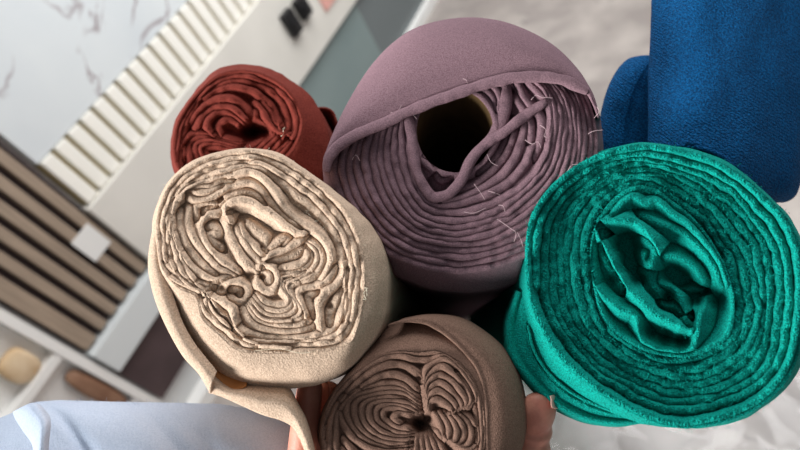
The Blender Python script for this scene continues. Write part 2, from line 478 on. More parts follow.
    def field(s, name, parent, mask, cut=None, holes=(), maxr=5.0, slope=0.9, fuzz=0.0, crease=1.0, cap=24, res=0.55, rad=16, m=None, grain=0.0):
        """one continuous folded cloth face: every recorded fold swells until it meets its neighbour, leaving a crease"""
        M_ = crom(mask, True); x0, y0 = M_[:, 0].min() - 2, M_[:, 1].min() - 2; x1, y1 = M_[:, 0].max() + 2, M_[:, 1].max() + 2
        nx_, ny_ = int((x1 - x0) / res) + 1, int((y1 - y0) / res) + 1
        X = x0 + np.arange(nx_) * res; Y = y0 + np.arange(ny_) * res
        d1 = np.full((nx_, ny_), 99.0); s1 = np.full((nx_, ny_), -1e9); w1 = np.zeros((nx_, ny_)); t1 = np.full((nx_, ny_), 5.0); d2 = np.full((nx_, ny_), 99.0)
        k = int(rad / res); samples = []; off = 0
        for Q, th in s.rec:
            l = np.r_[0, np.cumsum(np.linalg.norm(np.diff(Q[:, :2], axis=0), axis=1))]
            if l[-1] < 1: continue
            nn = int(l[-1] / 0.8) + 2; g = np.linspace(0, l[-1], nn)
            q = np.stack([np.interp(g, l, Q[:, i]) for i in range(3)], 1)
            for i in range(nn): samples.append((q[i, 0], q[i, 1], q[i, 2], off + g[i], th))
            off += l[-1] + 1e3
        for pas in (0, 1):
            for (x, y, w, sv, th) in samples:
                i, j = int((x - x0) / res), int((y - y0) / res)
                a, b = max(0, i - k), min(nx_, i + k); c_, d_ = max(0, j - k), min(ny_, j + k)
                if a >= b or c_ >= d_: continue
                dd = np.hypot(X[a:b, None] - x, Y[None, c_:d_] - y)
                if pas == 0:
                    v = d1[a:b, c_:d_]; mk = dd < v
                    v[mk] = dd[mk]; s1[a:b, c_:d_][mk] = sv; w1[a:b, c_:d_][mk] = w; t1[a:b, c_:d_][mk] = th
                else:
                    v = d2[a:b, c_:d_]; mk = (dd < v) & (np.abs(s1[a:b, c_:d_] - sv) > 20)
                    v[mk] = dd[mk]
        half = np.minimum((d1 + d2) / 2, np.maximum(maxr, t1 * 0.55))
        q = np.clip(d1 / np.maximum(half, 0.3), 0, 1)
        prof = 1 - (1 - q ** 2.6) ** 0.55
        Rr = np.minimum(half, 5.5)
        dep = prof * Rr * crease + np.clip(d1 - half, 0, cap) * slope
        dep = np.minimum(dep, cap)
        for (hx, hy, hr, hd) in holes:
            rr = np.hypot(X[:, None] - hx, Y[None, :] - hy) / hr
            dep = dep + hd * np.exp(-rr ** 2)
        Wd = w1 + (dep - 0.0) * s.px - 0.0015
        # point in mask
        def inside(poly):
            px_, py_ = X[:, None], Y[None, :]; ins = np.zeros((nx_, ny_), bool); P = poly; n = len(P)
            for i in range(n):
                xa, ya = P[i]; xb, yb = P[(i + 1) % n]
                if ya == yb: continue
                c = ((ya > py_) != (yb > py_)) & (px_ < (xb - xa) * (py_ - ya) / (yb - ya) + xa); ins ^= c
            return ins
        ins = inside(resample(M_, 260, True))
        if cut is not None: ins &= ~inside(resample(crom(cut, True), 160, True))
        idx = np.full((nx_, ny_), -1); V = []
        L0 = s.P0; A_ = s.a
        rn = rng.normal(size=(nx_, ny_))
        for i in range(nx_):
            for j in range(ny_):
                if not ins[i, j]: continue
                w = Wd[i, j]
                if fuzz:
                    w -= fuzz * (1 - q[i, j]) * max(0, nz(X[i] * 0.8, Y[j] * 0.8, 4.4) + 0.3 * nz(X[i] * 0.3, Y[j] * 0.3, 9.4) + 0.2 * rn[i, j])
                if grain: w += grain * rn[i, j]
                idx[i, j] = len(V); V.append(tuple(s.out(s.pt(X[i], Y[j], w))))
        ok = (idx[:-1, :-1] >= 0) & (idx[1:, :-1] >= 0) & (idx[1:, 1:] >= 0) & (idx[:-1, 1:] >= 0)
        Fc = [(idx[i, j], idx[i + 1, j], idx[i + 1, j + 1], idx[i, j + 1]) for i, j in zip(*np.nonzero(ok))]
        s.rec = None
        return mesh(name, V, Fc, m or s.m, parent)
    def flush(s, name, parent, m=None):
        o = mesh(name, s.v, s.f, m or s.m, parent); s.v = []; s.f = []; return o
    def length(s, rad, wstart):
        aw = R @ s.a; z0 = W(s.P0)[2]
        return (z0 - rad * math.sqrt(max(0, 1 - aw[2] ** 2)) - 0.002) / abs(aw[2])
    def loft(s, rings, name, parent, ext=None, m=None, closed=True, fray=0.0, thick=0.0012, cap=False, noise_amp=0.0, NN=360):
        """rings: list of (pixel contour, w). Last ring is then extended straight along the axis"""
        rows = []
        for (ring, w) in rings:
            P = crom(ring, closed)
            if closed:
                c = P.mean(0)[:2]; a = np.arctan2(P[:, 1] - s.c[1], P[:, 0] - s.c[0]); P = np.roll(P, -int(np.argmin(a)), 0)
                if np.sum(P[:-1, 0] * P[1:, 1] - P[1:, 0] * P[:-1, 1]) < 0: P = P[::-1]
            Q = resample(P, NN, closed)
            if Q.shape[1] == 2: Q = np.c_[Q, np.zeros(len(Q))]
            rows.append([s.pt(q[0], q[1], w + q[2]) for q in Q])
        rows = np.array(rows)
        # smooth in-between rows
        t = np.linspace(0, len(rings) - 1, (len(rings) - 1) * 6 + 1)
        R2 = []
        for tt in t:
            i = min(int(tt), len(rings) - 2) if len(rings) > 1 else 0
            fr = tt - i
            g = lambda k: rows[min(max(k, 0), len(rings) - 1)]
            p0, p1, p2, p3 = g(i - 1), g(i), g(i + 1), g(i + 2)
            R2.append(0.5 * ((2 * p1) + (-p0 + p2) * fr + (2 * p0 - 5 * p1 + 4 * p2 - p3) * fr ** 2 + (-p0 + 3 * p1 - 3 * p2 + p3) * fr ** 3))
        if ext is not None:
            last = R2[-1]; lw = (last - s.P0) @ s.a
            for q in np.linspace(0, 1, 40)[1:]:
                R2.append(last + np.outer((ext - lw) * q ** 1.5, s.a))
        R2 = np.array(R2)
        V = []
        for i, row in enumerate(R2):
            for j, p in enumerate(row):
                if noise_amp:
                    dn = p - s.P0; dn = dn - s.a * (dn @ s.a); dn /= np.linalg.norm(dn) + 1e-9
                    wv = (p @ s.a)
                    p = p + dn * noise_amp * (nz(dn[0] * 3 + wv * 9, dn[1] * 3, dn[2] * 3 + wv * 5) + 0.5 * nz(dn[0] * 8, dn[1] * 8 + wv * 20, dn[2] * 8 + 9)) * min(1, i / 4)
                if i == 0 and fray: p = p - s.a * abs(random.gauss(0, 1)) * fray
                V.append(tuple(s.out(p)))
        nr = len(R2); Fc = []
        for i in range(nr - 1):
            for j in range(NN if closed else NN - 1):
                Fc.append([i * NN + j, i * NN + (j + 1) % NN, (i + 1) * NN + (j + 1) % NN, (i + 1) * NN + j])
        if cap and closed:
            Fc.append([(nr - 1) * NN + j for j in range(NN)])
        o = mesh(name, V, Fc, m or s.m, parent)
        md = o.modifiers.new('solid', 'SOLIDIFY'); md.thickness = thick; md.offset = 0
        return o
    def core(s, ring, w, name, parent, m=None, rough=0.0015):
        """recessed cloth closing the winding behind the rims"""
        P = resample(crom(ring, True), 120, True); c = s.c
        V = [tuple(W(s.pt(c[0], c[1], w + 0.0)))]; Fc = []
        K = 14
        for k in range(1, K + 1):
            for j, q in enumerate(P):
                x, y = c + (q - c) * k / K
                V.append(tuple(s.out(s.pt(x, y, w + rough * nz(x * .1, y * .1, 5)))))
        for j in range(120): Fc.append([0, 1 + j, 1 + (j + 1) % 120])
        for k in range(K - 1):
            for j in range(120): Fc.append([1 + k * 120 + j, 1 + (k + 1) * 120 + j, 1 + (k + 1) * 120 + (j + 1) % 120, 1 + k * 120 + (j + 1) % 120])
        return mesh(name, V, Fc, m or s.m, parent)
    def fibres(s, paths, count, ln, name, parent, m, r=0.00012, spread=3.0, w=0.0, lift=1.0):
        mb = MB()
        for i in range(count):
            P = paths[random.randrange(len(paths))]; q = P[random.randrange(len(P))]
            x, y = q[0] + random.gauss(0, spread), q[1] + random.gauss(0, spread)
            wz = w + (q[2] if len(q) > 2 else 0)
            p = s.pt(x, y, wz + 0.0008)
            dirv = np.array([random.gauss(0, 1), random.gauss(0, 1), -abs(random.gauss(0, 1)) * lift]); dirv /= np.linalg.norm(dirv)
            bend = np.array([random.gauss(0, 1), random.gauss(0, 1), random.gauss(0, .4)]) * 0.5
            l = ln * random.uniform(0.5, 1.5)
            pts = [W(p + dirv * l * t + bend * l * t * t) for t in (0, 0.4, 0.75, 1.0)]
            mb.tube(pts, r, 3)
        return mb.build(name, m, parent)
    def threads(s, specs, name, parent, m, w=-0.002, r=0.00022):
        for sp in specs:
            P = crom([(a, b, -0.002 * math.sin(math.pi * i / (len(sp) - 1))) for i, (a, b) in enumerate(sp)], step=1.5)
            mb = MB(); mb.tube([W(s.pt(q[0], q[1], w + q[2])) for q in P], r, 4)
            mb.build(name, m, parent, True)

AX = (0.085, 0.178, 0.980)
silp = [(324, 165), (328, 195), (342, 225), (366, 254), (400, 276), (440, 289), (480, 291), (520, 280), (556, 255), (584, 218), (600, 175), (602, 140), (594, 102), (576, 70), (549, 45), (511, 27), (474, 21), (438, 24), (407, 36), (376, 63), (350, 103), (332, 138)]
silb = [(153, 236), (156, 212), (169, 181), (193, 162), (224, 152), (251, 149), (275, 153), (300, 167), (328, 187), (352, 206), (372, 228), (384, 256), (387, 290), (379, 326), (362, 354), (340, 374), (312, 386), (280, 389), (250, 386), (226, 377), (205, 361), (188, 338), (175, 312), (166, 285), (156, 262)]
silt = [(524, 262), (527, 232), (534, 210), (550, 188), (571, 169), (595, 155), (620, 147), (645, 144), (680, 148), (714, 158), (745, 176), (771, 199), (790, 221), (802, 250), (806, 290), (804, 335), (798, 365), (783, 388), (762, 407), (736, 420), (706, 427), (672, 427), (636, 421), (604, 412), (574, 398), (548, 376), (532, 348), (524, 315), (522, 286)]
silw = [(319, 440), (323, 412), (333, 392), (347, 374), (366, 350), (385, 331), (405, 321), (432, 316), (458, 319), (480, 331), (500, 348), (515, 371), (523, 400), (524, 425), (517, 455), (500, 485), (468, 508), (420, 518), (370, 508), (335, 480)]
sil = [(172, 150), (175, 124), (185, 106), (199, 87), (218, 70), (242, 65), (270, 70), (300, 87), (320, 112), (329, 145), (322, 180), (295, 200), (250, 206), (205, 198), (178, 176)]
body('beige', 262, 262, 0.42, silb, 0.026); body('teal', 665, 285, 0.42, silt, 0.028); body('brown', 415, 420, 0.42, silw, 0.028); body('mauve', 462, 150, 0.455, silp, 0.045)
def roll_root(r, rad, label, name='fabric_roll'):
    Ln = r.length(rad, 0)
    foot = W(r.P0 + r.a * Ln); foot[2] = 0
    return root(name, foot, label, 'fabric roll', 'rolls of fabric held upright together'), Ln

# ------------------------------------------------------------------ RUST-RED ROLL
r = Roll(240, 125, 0.56, AX, 'red'); r.avoid = ('mauve', 'beige')
t, Ln = roll_root(r, 0.075, 'small rust-red fabric roll behind the beige one, with a dark hollow centre')
disc = [(174, 150), (177, 127), (187, 107), (202, 89), (220, 75), (243, 71), (265, 76), (283, 87), (296, 104), (302, 124), (296, 145), (283, 162), (262, 178), (230, 186), (195, 180), (179, 168)]
r.loft([(disc, 0.0), (sil, 0.020)], 'outer_wrap', t, ext=Ln, noise_amp=0.0015, cap=True, thick=0.0018)
r.rec = []
r.ribbon(crom(disc + disc[:1]), 4, w=0.0005, wn=0.0004, wig=0.1, taper=False)
for P, th in (
    ([(176, 165), (178, 148), (180, 130), (190, 110), (206, 91), (224, 79), (243, 76), (264, 81), (281, 92), (292, 107), (297, 124), (291, 142), (279, 156)], 4.5),
    ([(184, 160), (183, 140), (187, 122), (199, 102), (213, 89), (231, 81), (250, 82), (268, 90), (281, 101), (288, 117), (288, 130), (282, 142)], 5),
    ([(196, 104), (210, 93), (228, 87), (247, 89), (262, 98), (272, 108), (277, 120), (281, 131)], 6),
    ([(190, 122), (200, 109), (214, 100), (229, 98), (241, 104), (252, 116)], 6),
    ([(196, 128), (204, 115), (218, 107), (230, 108), (240, 115), (249, 123)], 4),
    ([(215, 137), (208, 129), (208, 120), (217, 113), (228, 112), (238, 118), (247, 126)], 4),
    ([(222, 138), (219, 129), (222, 122), (231, 119), (242, 126)], 4),
    ([(256, 103), (263, 112), (268, 122), (277, 131), (288, 134)], 5),
    ([(262, 100), (271, 112), (275, 122), (283, 128)], 4),
    ([(257, 110), (255, 118), (262, 124), (272, 134)], 4),
):
    r.fold(P, th, depth=0.03, wn=0.002, w=random.uniform(0, 0.004), wig=0.5, fray=0.03)
r.family([(180, 172), (181, 150), (188, 137), (203, 133), (220, 137), (240, 142)], [(225, 165), (210, 158), (205, 150), (214, 146), (228, 148), (240, 150)], 5, depth=0.03, w=0.004, wn=0.002, fray=0.03)
r.family([(292, 140), (280, 150), (264, 168)], [(268, 131), (258, 142), (244, 154)], 5, depth=0.03, w=0.004, wn=0.002, fray=0.03)
r.field('rolled_layers', t, [(a * 1.012 + -0.012 * 240, b * 1.012 + -0.012 * 125) for a, b in disc], holes=((254, 131, 7, 45), (264, 131, 5, 30), (246, 132, 5, 22)), maxr=4.5, slope=1.3, crease=1.5, cap=14)
r.threads([[(281, 136), (284, 134), (283, 130), (285, 127)]], 'loose_thread', t, 'thread_b', w=0.0)
# free end of the cloth showing on the far side
r.loft([([(318, 108), (326, 108), (333, 112), (337, 122)], 0.05), ([(312, 125), (322, 128), (330, 135), (335, 148)], 0.10)], 'free_end', t, closed=False, NN=40, thick=0.002)

# ------------------------------------------------------------------ MAUVE ROLL
r = Roll(462, 150, 0.455, AX, 'purple'); r.avoid = ('beige', 'teal')
t, Ln = roll_root(r, 0.11, 'large mauve fabric roll around a brown cardboard tube, topmost of the bunch')
outer = [(328, 160), (331, 185), (341, 210), (358, 233), (386, 255), (416, 268), (450, 274), (482, 272), (516, 262), (545, 246), (572, 218), (590, 185), (598, 150), (595, 118), (583, 88), (560, 66), (520, 50), (470, 46), (420, 56), (375, 86), (342, 124)]
r.loft([([(a * 0.97 + 0.03 * 462, b * 0.97 + 0.03 * 150) for a, b in outer], 0.012), (silp, 0.045)], 'outer_wrap', t, ext=Ln, noise_amp=0.001, cap=True, thick=0.0015)
inn = [(404, 118), (404, 150), (411, 180), (428, 206), (455, 211), (485, 203), (515, 187), (538, 162), (548, 130), (545, 100), (530, 80), (500, 70), (450, 72), (415, 90)]
r.rec = []
r.spiral([outer, inn], 10.3, fill=1.12, warp=0.8, w=lambda u: 0.012 * (1 - u) ** 2, depth=0.035, wn=0.0012, fray=0.06, wig=0.3)
for P, th, w in (
    ([(409, 112), (407, 130), (411, 155), (416, 182), (428, 202), (450, 204), (478, 197), (505, 185), (524, 166), (533, 146)], 6, 0.001),
    ([(440, 203), (462, 197), (482, 188), (500, 177), (514, 160), (521, 142), (526, 124)], 6, 0.002),
    ([(455, 193), (475, 184), (492, 171), (505, 156), (512, 140), (516, 128)], 6, 0.006),
    ([(478, 172), (492, 160), (503, 146), (508, 134)], 6, 0.010),
    ([(516, 80), (524, 97), (532, 108), (541, 118), (541, 138), (534, 158)], 6, 0.0),
    ([(528, 80), (540, 93), (548, 102), (551, 118), (548, 140)], 6, 0.0),
    ([(508, 82), (516, 98), (524, 110), (530, 124), (531, 142)], 5, 0.003),
    ([(422, 157), (430, 160), (436, 170), (441, 180), (452, 176), (462, 173)], 4, 0.008),
    ([(490, 84), (497, 90), (500, 100), (497, 112)], 5, 0.002),
    ([(478, 88), (488, 92), (494, 101), (496, 112)], 3, 0.004),
):
    r.fold(P, th, w=w, depth=0.03, wn=0.0015, fray=0.06)
tube_c = (455, 131)
tring = [(tube_c[0] + 41 * math.cos(a), tube_c[1] + 44 * math.sin(a)) for a in np.linspace(0, 2 * math.pi, 40, endpoint=False)]
r.ribbon(np.array([(455 + 41.5 * math.cos(a), 131 + 44.5 * math.sin(a)) for a in np.linspace(0, 2 * math.pi, 200)]), 5, w=0.002, wn=0.001, wig=0.4, taper=False)
r.field('rolled_layers', t, outer, cut=[(455 + 38 * math.cos(a), 131 + 41 * math.sin(a)) for a in np.linspace(0, 2 * math.pi, 40, endpoint=False)], holes=((511, 92, 5, 14),), maxr=5, slope=0.8, crease=1.25, cap=16)
r.fold([(404, 108), (409, 120), (412, 140), (417, 172), (425, 188), (433, 197), (448, 194), (461, 181), (471, 160), (487, 143), (504, 132), (526, 115), (546, 101)], 10.5, w=-0.005, depth=0.024, wn=0.001, fray=0.05)
r.flush('inner_flap', t)
r.fold([(505, 84), (506, 98), (503, 115), (497, 132), (488, 142)], 15, w=0.0, depth=0.03, wn=0.001, fray=0.03, flat=0.7)
r.flush('inner_strip', t)
r.core([(a * 0.96 + 0.04 * 462, b * 0.96 + 0.04 * 150) for a, b in outer][:], 0.050, 'inner_cloth', t) if False else None
# annular backing between tube and shell
def annulus(rr, o, i, w, name, parent, m=None):
    A = resample(crom(o, True), 160, True); B = resample(crom(i, True), 160, True)
    c = rr.c
    def byang(P):
        a = np.arctan2(P[:, 1] - c[1], P[:, 0] - c[0]); k = np.argsort(a); g = np.linspace(-math.pi, math.pi, 160, endpoint=False)
        aa = np.r_[a[k] - 2 * math.pi, a[k], a[k] + 2 * math.pi]
        rad = np.hypot(P[:, 0] - c[0], P[:, 1] - c[1])[k]
        return np.interp(g, aa, np.r_[rad, rad, rad]), g
    ra, g = byang(A); rb, _ = byang(B); V = []; Fc = []
    for k in range(6):
        for j in range(160):
            q = ra[j] + (rb[j] - ra[j]) * k / 5
            V.append(tuple(W(rr.pt(c[0] + q * math.cos(g[j]), c[1] + q * math.sin(g[j]), w))))
    for k in range(5):
        for j in range(160): Fc.append([k * 160 + j, k * 160 + (j + 1) % 160, (k + 1) * 160 + (j + 1) % 160, (k + 1) * 160 + j])
    return mesh(name, V, Fc, m or rr.m, parent)
tube_c = (455, 131)
tring = [(tube_c[0] + 41 * math.cos(a), tube_c[1] + 44 * math.sin(a)) for a in np.linspace(0, 2 * math.pi, 40, endpoint=False)]
rt = Roll(455, 131, 0.455, AX, 'card')
annulus(r, [(a * 0.96 + 0.04 * 462, b * 0.96 + 0.04 * 150) for a, b in outer], [(462 + (x - 462) * 1.0, y) for x, y in tring], 0.030, 'inner_cloth', t)
rt.loft([([(455 + (x - 455) * 0.985, 131 + (y - 131) * 0.985) for x, y in tring], 0.015)], 'cardboard_tube', t, ext=Ln * 0.6, m='card', thick=0.003)
rt.core([(x, y) for x, y in tring], Ln * 0.6, 'tube_stop', t, 'card') if False else None
# hood: the last turn pulled up over the top of the roll
hood_sil = [(325, 172), (331, 142), (348, 105), (375, 64), (406, 36), (437, 24), (474, 20), (511, 26), (549, 44), (576, 69), (590, 92), (599, 120)]
hood_rim = [(326, 168), (331, 150), (352, 133), (380, 121), (405, 109), (432, 98), (458, 89), (485, 80), (512, 74), (538, 73), (562, 76), (588, 88)]
hood_mid = [(325, 170), (330, 145), (350, 118), (380, 92), (408, 70), (435, 58), (470, 50), (505, 46), (540, 54), (568, 70), (588, 89), (597, 112)]
hd = r.loft([(hood_rim, -0.003), (hood_mid, 0.000), (hood_sil, 0.028), ([(462 + (x - 462) * 0.985, 150 + (y - 150) * 0.985) for x, y in hood_sil], 0.08)], 'hood', t, closed=False, NN=200, thick=0.0022)
hd.name = 'turned_over_edge'
r.ribbon(crom([(x, y + 4) for x, y in hood_rim]), 11.5, w=-0.010, depth=0.008, wn=0.0003, wig=0.3, fray=0.03, taper=True, flat=0.8, seed=4)
r.flush('hem', t)
r.threads([[(384, 121), (392, 117), (399, 110), (403, 101)], [(388, 113), (394, 113), (398, 119)], [(408, 112), (413, 115), (417, 119)],
           [(460, 78), (466, 80), (468, 86)], [(531, 100), (536, 95), (541, 97), (553, 98)], [(540, 125), (546, 130), (544, 136), (548, 138)],
           [(487, 154), (491, 162), (498, 166)], [(474, 184), (480, 192), (485, 200)], [(488, 191), (495, 193), (500, 195)],
           [(497, 219), (510, 228), (516, 233), (514, 242)], [(517, 232), (521, 240), (523, 247)], [(588, 134), (594, 131), (603, 130)],
           [(594, 118), (599, 112), (597, 107)], [(525, 140), (532, 144), (538, 142), (541, 148)], [(464, 212), (474, 213), (486, 208)], [(498, 205), (503, 206), (505, 212)],
           [(352, 160), (356, 155), (360, 161)], [(567, 172), (572, 165), (580, 164), (586, 160)]], 'loose_thread', t, 'thread_m', w=-0.003)

# ------------------------------------------------------------------ BEIGE ROLL
r = Roll(262, 262, 0.42, AX, 'beige')
t, Ln = roll_root(r, 0.085, 'crumpled beige linen roll at the left of the bunch, loose flap hanging')
A = [(158, 240), (159, 212), (172, 182), (195, 164), (225, 154), (250, 151), (272, 155), (296, 168), (322, 188), (342, 207), (355, 230), (363, 260), (363, 292), (358, 322), (350, 341), (330, 349), (298, 352), (265, 352), (240, 350), (222, 336), (203, 318), (197, 296), (180, 288), (163, 268)]
C1 = [(174, 235), (174, 208), (184, 192), (204, 181), (228, 174), (250, 170), (266, 177), (286, 193), (306, 209), (326, 228), (337, 246), (341, 268), (343, 292), (338, 316), (322, 331), (292, 336), (262, 335), (244, 330), (228, 316), (214, 300), (200, 284), (184, 262)]
r.loft([(A, 0.000), ([(0.45 * a[0] + 0.55 * b[0], 0.45 * a[1] + 0.55 * b[1]) for a, b in zip(resample(A + A[:1], 24), resample(silb + silb[:1], 24))], 0.006), (silb, 0.026)], 'outer_wrap', t, ext=Ln, noise_amp=0.0012, cap=True, thick=0.0015)
r.rec = []
r.ribbon(crom(A + A[:1]), 4, w=0.0, wn=0.001, wig=0.3, taper=False)
r.spiral([[(a * 0.95 + 0.05 * 262, b * 0.95 + 0.05 * 262) for a, b in A], C1], 3.2, fill=1.0, warp=0.75, w=lambda u: -0.001 * u, depth=0.02, wn=0.0022, fray=0.28, wig=0.7)
FB = [
    ([(229, 178), (240, 172), (250, 171), (262, 177), (275, 192), (284, 208), (298, 222), (314, 230), (326, 243), (331, 260), (322, 280)], 8, -0.003),
    ([(189, 195), (196, 201), (209, 199), (223, 190), (237, 184), (249, 182), (259, 187), (268, 199), (282, 214), (300, 228)], 5, 0.000),
    ([(186, 192), (198, 186), (212, 186), (222, 180), (232, 180)], 7, 0.001),
    ([(190, 190), (204, 192), (214, 188), (222, 186)], 5, 0.001),
    ([(197, 218), (196, 207), (203, 203), (218, 204), (230, 196), (246, 192), (257, 196), (264, 204)], 5, 0.003),
    ([(204, 214), (207, 208), (216, 206), (224, 200)], 4, 0.005),
    ([(229, 222), (225, 211), (227, 203), (236, 199), (249, 201), (263, 208), (276, 216), (288, 226), (304, 234)], 9, -0.004),
    ([(306, 238), (297, 243), (284, 249), (272, 254), (263, 260)], 5, -0.002),
    ([(226, 212), (228, 226), (234, 243), (243, 258), (256, 272)], 10, -0.001),
    ([(219, 212), (208, 214), (201, 223), (202, 235), (209, 247), (220, 260), (237, 271)], 7, 0.000),
    ([(190, 208), (188, 226), (196, 241), (208, 256), (220, 269), (234, 274)], 8, 0.001),
    ([(180, 212), (181, 230), (190, 249), (203, 265), (216, 275)], 5, 0.001),
    ([(171, 214), (173, 236), (183, 257), (196, 271), (214, 279), (226, 278)], 6, -0.001),
    ([(237, 229), (245, 243), (256, 258), (262, 266)], 4, 0.000),
    ([(241, 226), (245, 238), (256, 249), (265, 256)], 5, -0.001),
    ([(248, 226), (258, 232), (266, 240), (266, 252)], 11, 0.001),
    ([(207, 227), (215, 227), (219, 233), (210, 235), (213, 243), (220, 248)], 4, 0.002),
    ([(264, 250), (272, 246), (282, 240), (288, 238), (284, 246)], 5, 0.001),
    ([(256, 270), (262, 264), (272, 266), (278, 276), (276, 286), (266, 291), (258, 286), (256, 277)], 9, -0.002),
    ([(263, 274), (269, 275), (270, 281)], 8, -0.002),
    ([(221, 291), (225, 284), (236, 282), (246, 285), (249, 293), (243, 301), (231, 299)], 7, 0.000),
    ([(232, 288), (240, 290), (240, 295)], 5, 0.003),
    ([(205, 297), (208, 287), (218, 280), (230, 276)], 6, 0.001),
    ([(206, 296), (216, 299), (229, 304), (233, 310), (234, 322), (243, 337), (260, 344), (290, 347)], 7, -0.003),
    ([(200, 296), (204, 311), (216, 322), (228, 331), (238, 342)], 6, 0.000),
    ([(211, 303), (218, 313), (228, 320), (233, 330)], 5, 0.003),
    ([(322, 333), (319, 318), (319, 303), (324, 292), (336, 286), (343, 275), (344, 262)], 11, -0.002),
    ([(331, 326), (330, 312), (337, 300), (342, 290)], 5, 0.001),
    ([(344, 320), (346, 305), (345, 290), (348, 270)], 5, 0.001),
    ([(308, 322), (303, 308), (298, 294), (304, 288), (316, 286), (328, 278), (334, 268)], 5, -0.001),
    ([(313, 316), (308, 302), (308, 295), (318, 293)], 5, 0.001),
    ([(268, 262), (284, 258), (298, 252), (306, 245)], 8, 0.001),
    ([(165, 275), (180, 283), (196, 290), (206, 292)], 5, -0.001),
    ([(164, 262), (178, 274), (195, 282), (214, 286)], 4, 0.000),
]
for P, th, w in FB: r.fold(P, th * 1.3, w=w, depth=0.022, flat=0.7, wn=0.0012, fray=0.2, wig=0.5)
r.family([(309, 240), (320, 250), (322, 264), (310, 278), (284, 283)], [(306, 250), (308, 257), (300, 265), (280, 269)], 4, depth=0.02, w=0.0, wn=0.001, fray=0.2)
r.family([(244, 308), (254, 324), (274, 330), (296, 331), (312, 327)], [(249, 300), (262, 315), (279, 319), (299, 318), (303, 311)], 3, depth=0.02, w=0.0, wn=0.001, fray=0.2)
r.family([(248, 303), (262, 318), (279, 321), (297, 317), (301, 309), (292, 295), (290, 287), (300, 281), (315, 274)],
         [(258, 294), (264, 302), (275, 306), (286, 304), (288, 298), (281, 288), (281, 280), (287, 276), (300, 272)], 4, depth=0.02, w=-0.001, wn=0.001, fray=0.2)
lay = r.field('rolled_layers', t, [(a * 1.012 + -0.012 * 262, b * 1.012 + -0.012 * 262) for a, b in A], holes=((262, 277, 3, 8), (250, 277, 5, 10), (222, 288, 3, 8), (330, 306, 3, 8)), maxr=6, slope=0.75, crease=1.3, cap=12, fuzz=0.0009, grain=0.00011)
r.fibres([crom(A, True), crom(A, True), crom([(262 + (x - 262) * 0.93, 262 + (y - 262) * 0.93) for x, y in A], True), crom(C1, True), crom(FB[0][0]), crom(FB[6][0])], 1500, 0.0016, 'frayed_edge', t, 'thread_b', spread=2.0, r=0.00011)
r.threads([[(362, 298), (366, 300), (364, 293), (368, 288)], [(250, 351), (280, 349), (300, 353), (318, 351)], [(360, 290), (366, 288), (367, 296)]], 'loose_thread', t, 'thread_b', w=-0.001)
# last turn: slips off the left side and hangs below the roll
P1 = [(161, 205), (153, 232), (149, 262), (152, 285), (159, 308), (170, 332), (184, 356), (200, 374), (211, 393)]
P2 = [(166, 206), (162, 232), (162, 258), (168, 280), (174, 302), (182, 324), (192, 342), (204, 358), (216, 372)]
r.loft([([(x + 1, y - 1) for x, y in P2], 0.007), ([((a[0] + b[0]) / 2 - 1, (a[1] + b[1]) / 2) for a, b in zip(P1, P2)], 0.003), (P1, 0.013), ([(x + 6, y - 3) for x, y in P1], 0.05)], 'loose_wrap', t, closed=False, NN=160, thick=0.0016, fray=0.0002)
Q1 = [(209, 392), (222, 396), (240, 404), (262, 414), (284, 421), (296, 430), (306, 452), (312, 470)]
Q2 = [(214, 376), (232, 388), (250, 385), (264, 386), (286, 389), (298, 406), (307, 424), (316, 458)]
Q0 = [(206, 370), (228, 380), (250, 382), (264, 384), (286, 386), (297, 408), (304, 427), (312, 462)]
r.loft([(Q1, 0.014), ([((a[0] + b[0]) / 2, (a[1] + b[1]) / 2) for a, b in zip(Q1, Q2)], 0.010), (Q2, 0.026), (Q0, 0.06)], 'hanging_flap', t, closed=False, NN=120, thick=0.0016, noise_amp=0.001)
r.loft([([(207, 386), (214, 392), (224, 396), (236, 392), (246, 386)], 0.016), ([(200, 360), (212, 368), (224, 374), (236, 378), (248, 380)], 0.024)], 'sliver', t, closed=False, NN=30, m='orange', thick=0.001)  # orange-brown piece set behind the flap
tag(bpy.data.objects['sliver'], 'orange-brown lining glimpsed behind the flap')

# ------------------------------------------------------------------ TEAL ROLL
r = Roll(665, 285, 0.42, AX, 'teal')
t, Ln = roll_root(r, 0.10, 'large teal woolly fabric roll with fuzzy edges, at the right of the bunch')
A = [(527, 258), (529, 232), (535, 212), (550, 190), (571, 171), (595, 157), (620, 148), (645, 145), (680, 149), (714, 159), (745, 177), (771, 200), (790, 221), (802, 250), (806, 285), (804, 325), (798, 358), (786, 383), (764, 405), (736, 419), (704, 427), (680, 429), (652, 422), (624, 409), (592, 388), (562, 360), (542, 330), (530, 296)]
Tin = [(590, 262), (592, 235), (600, 215), (612, 199), (632, 186), (655, 188), (672, 200), (690, 214), (706, 232), (722, 258), (732, 285), (735, 312), (730, 335), (713, 349), (690, 357), (662, 356), (637, 348), (614, 332), (598, 308)]
r.loft([([(a * 0.985 + 0.015 * 665, b * 0.985 + 0.015 * 285) for a, b in A], 0.003), (silt, 0.028)], 'outer_wrap', t, ext=Ln, noise_amp=0.0015, cap=True, thick=0.002)
A1 = [(665 + (x - 668) * 0.975, 285 + (y - 287) * 0.972) for x, y in A]
r.rec = []
r.ribbon(crom(A1 + A1[:1]), 5, w=-0.006, wn=0.0015, wig=0.5, taper=False)
A2 = [(665 + (x - 668) * 0.925, 285 + (y - 287) * 0.925) for x, y in A]
r.spiral([A2, Tin], 7.0, fill=1.1, warp=1.5, w=lambda u: 0.001 + 0.006 * min(1, 3 * u) - (0.006 * max(0, 1 - 8 * u)), depth=0.022, wn=0.0026, fray=0.55, wig=0.9)
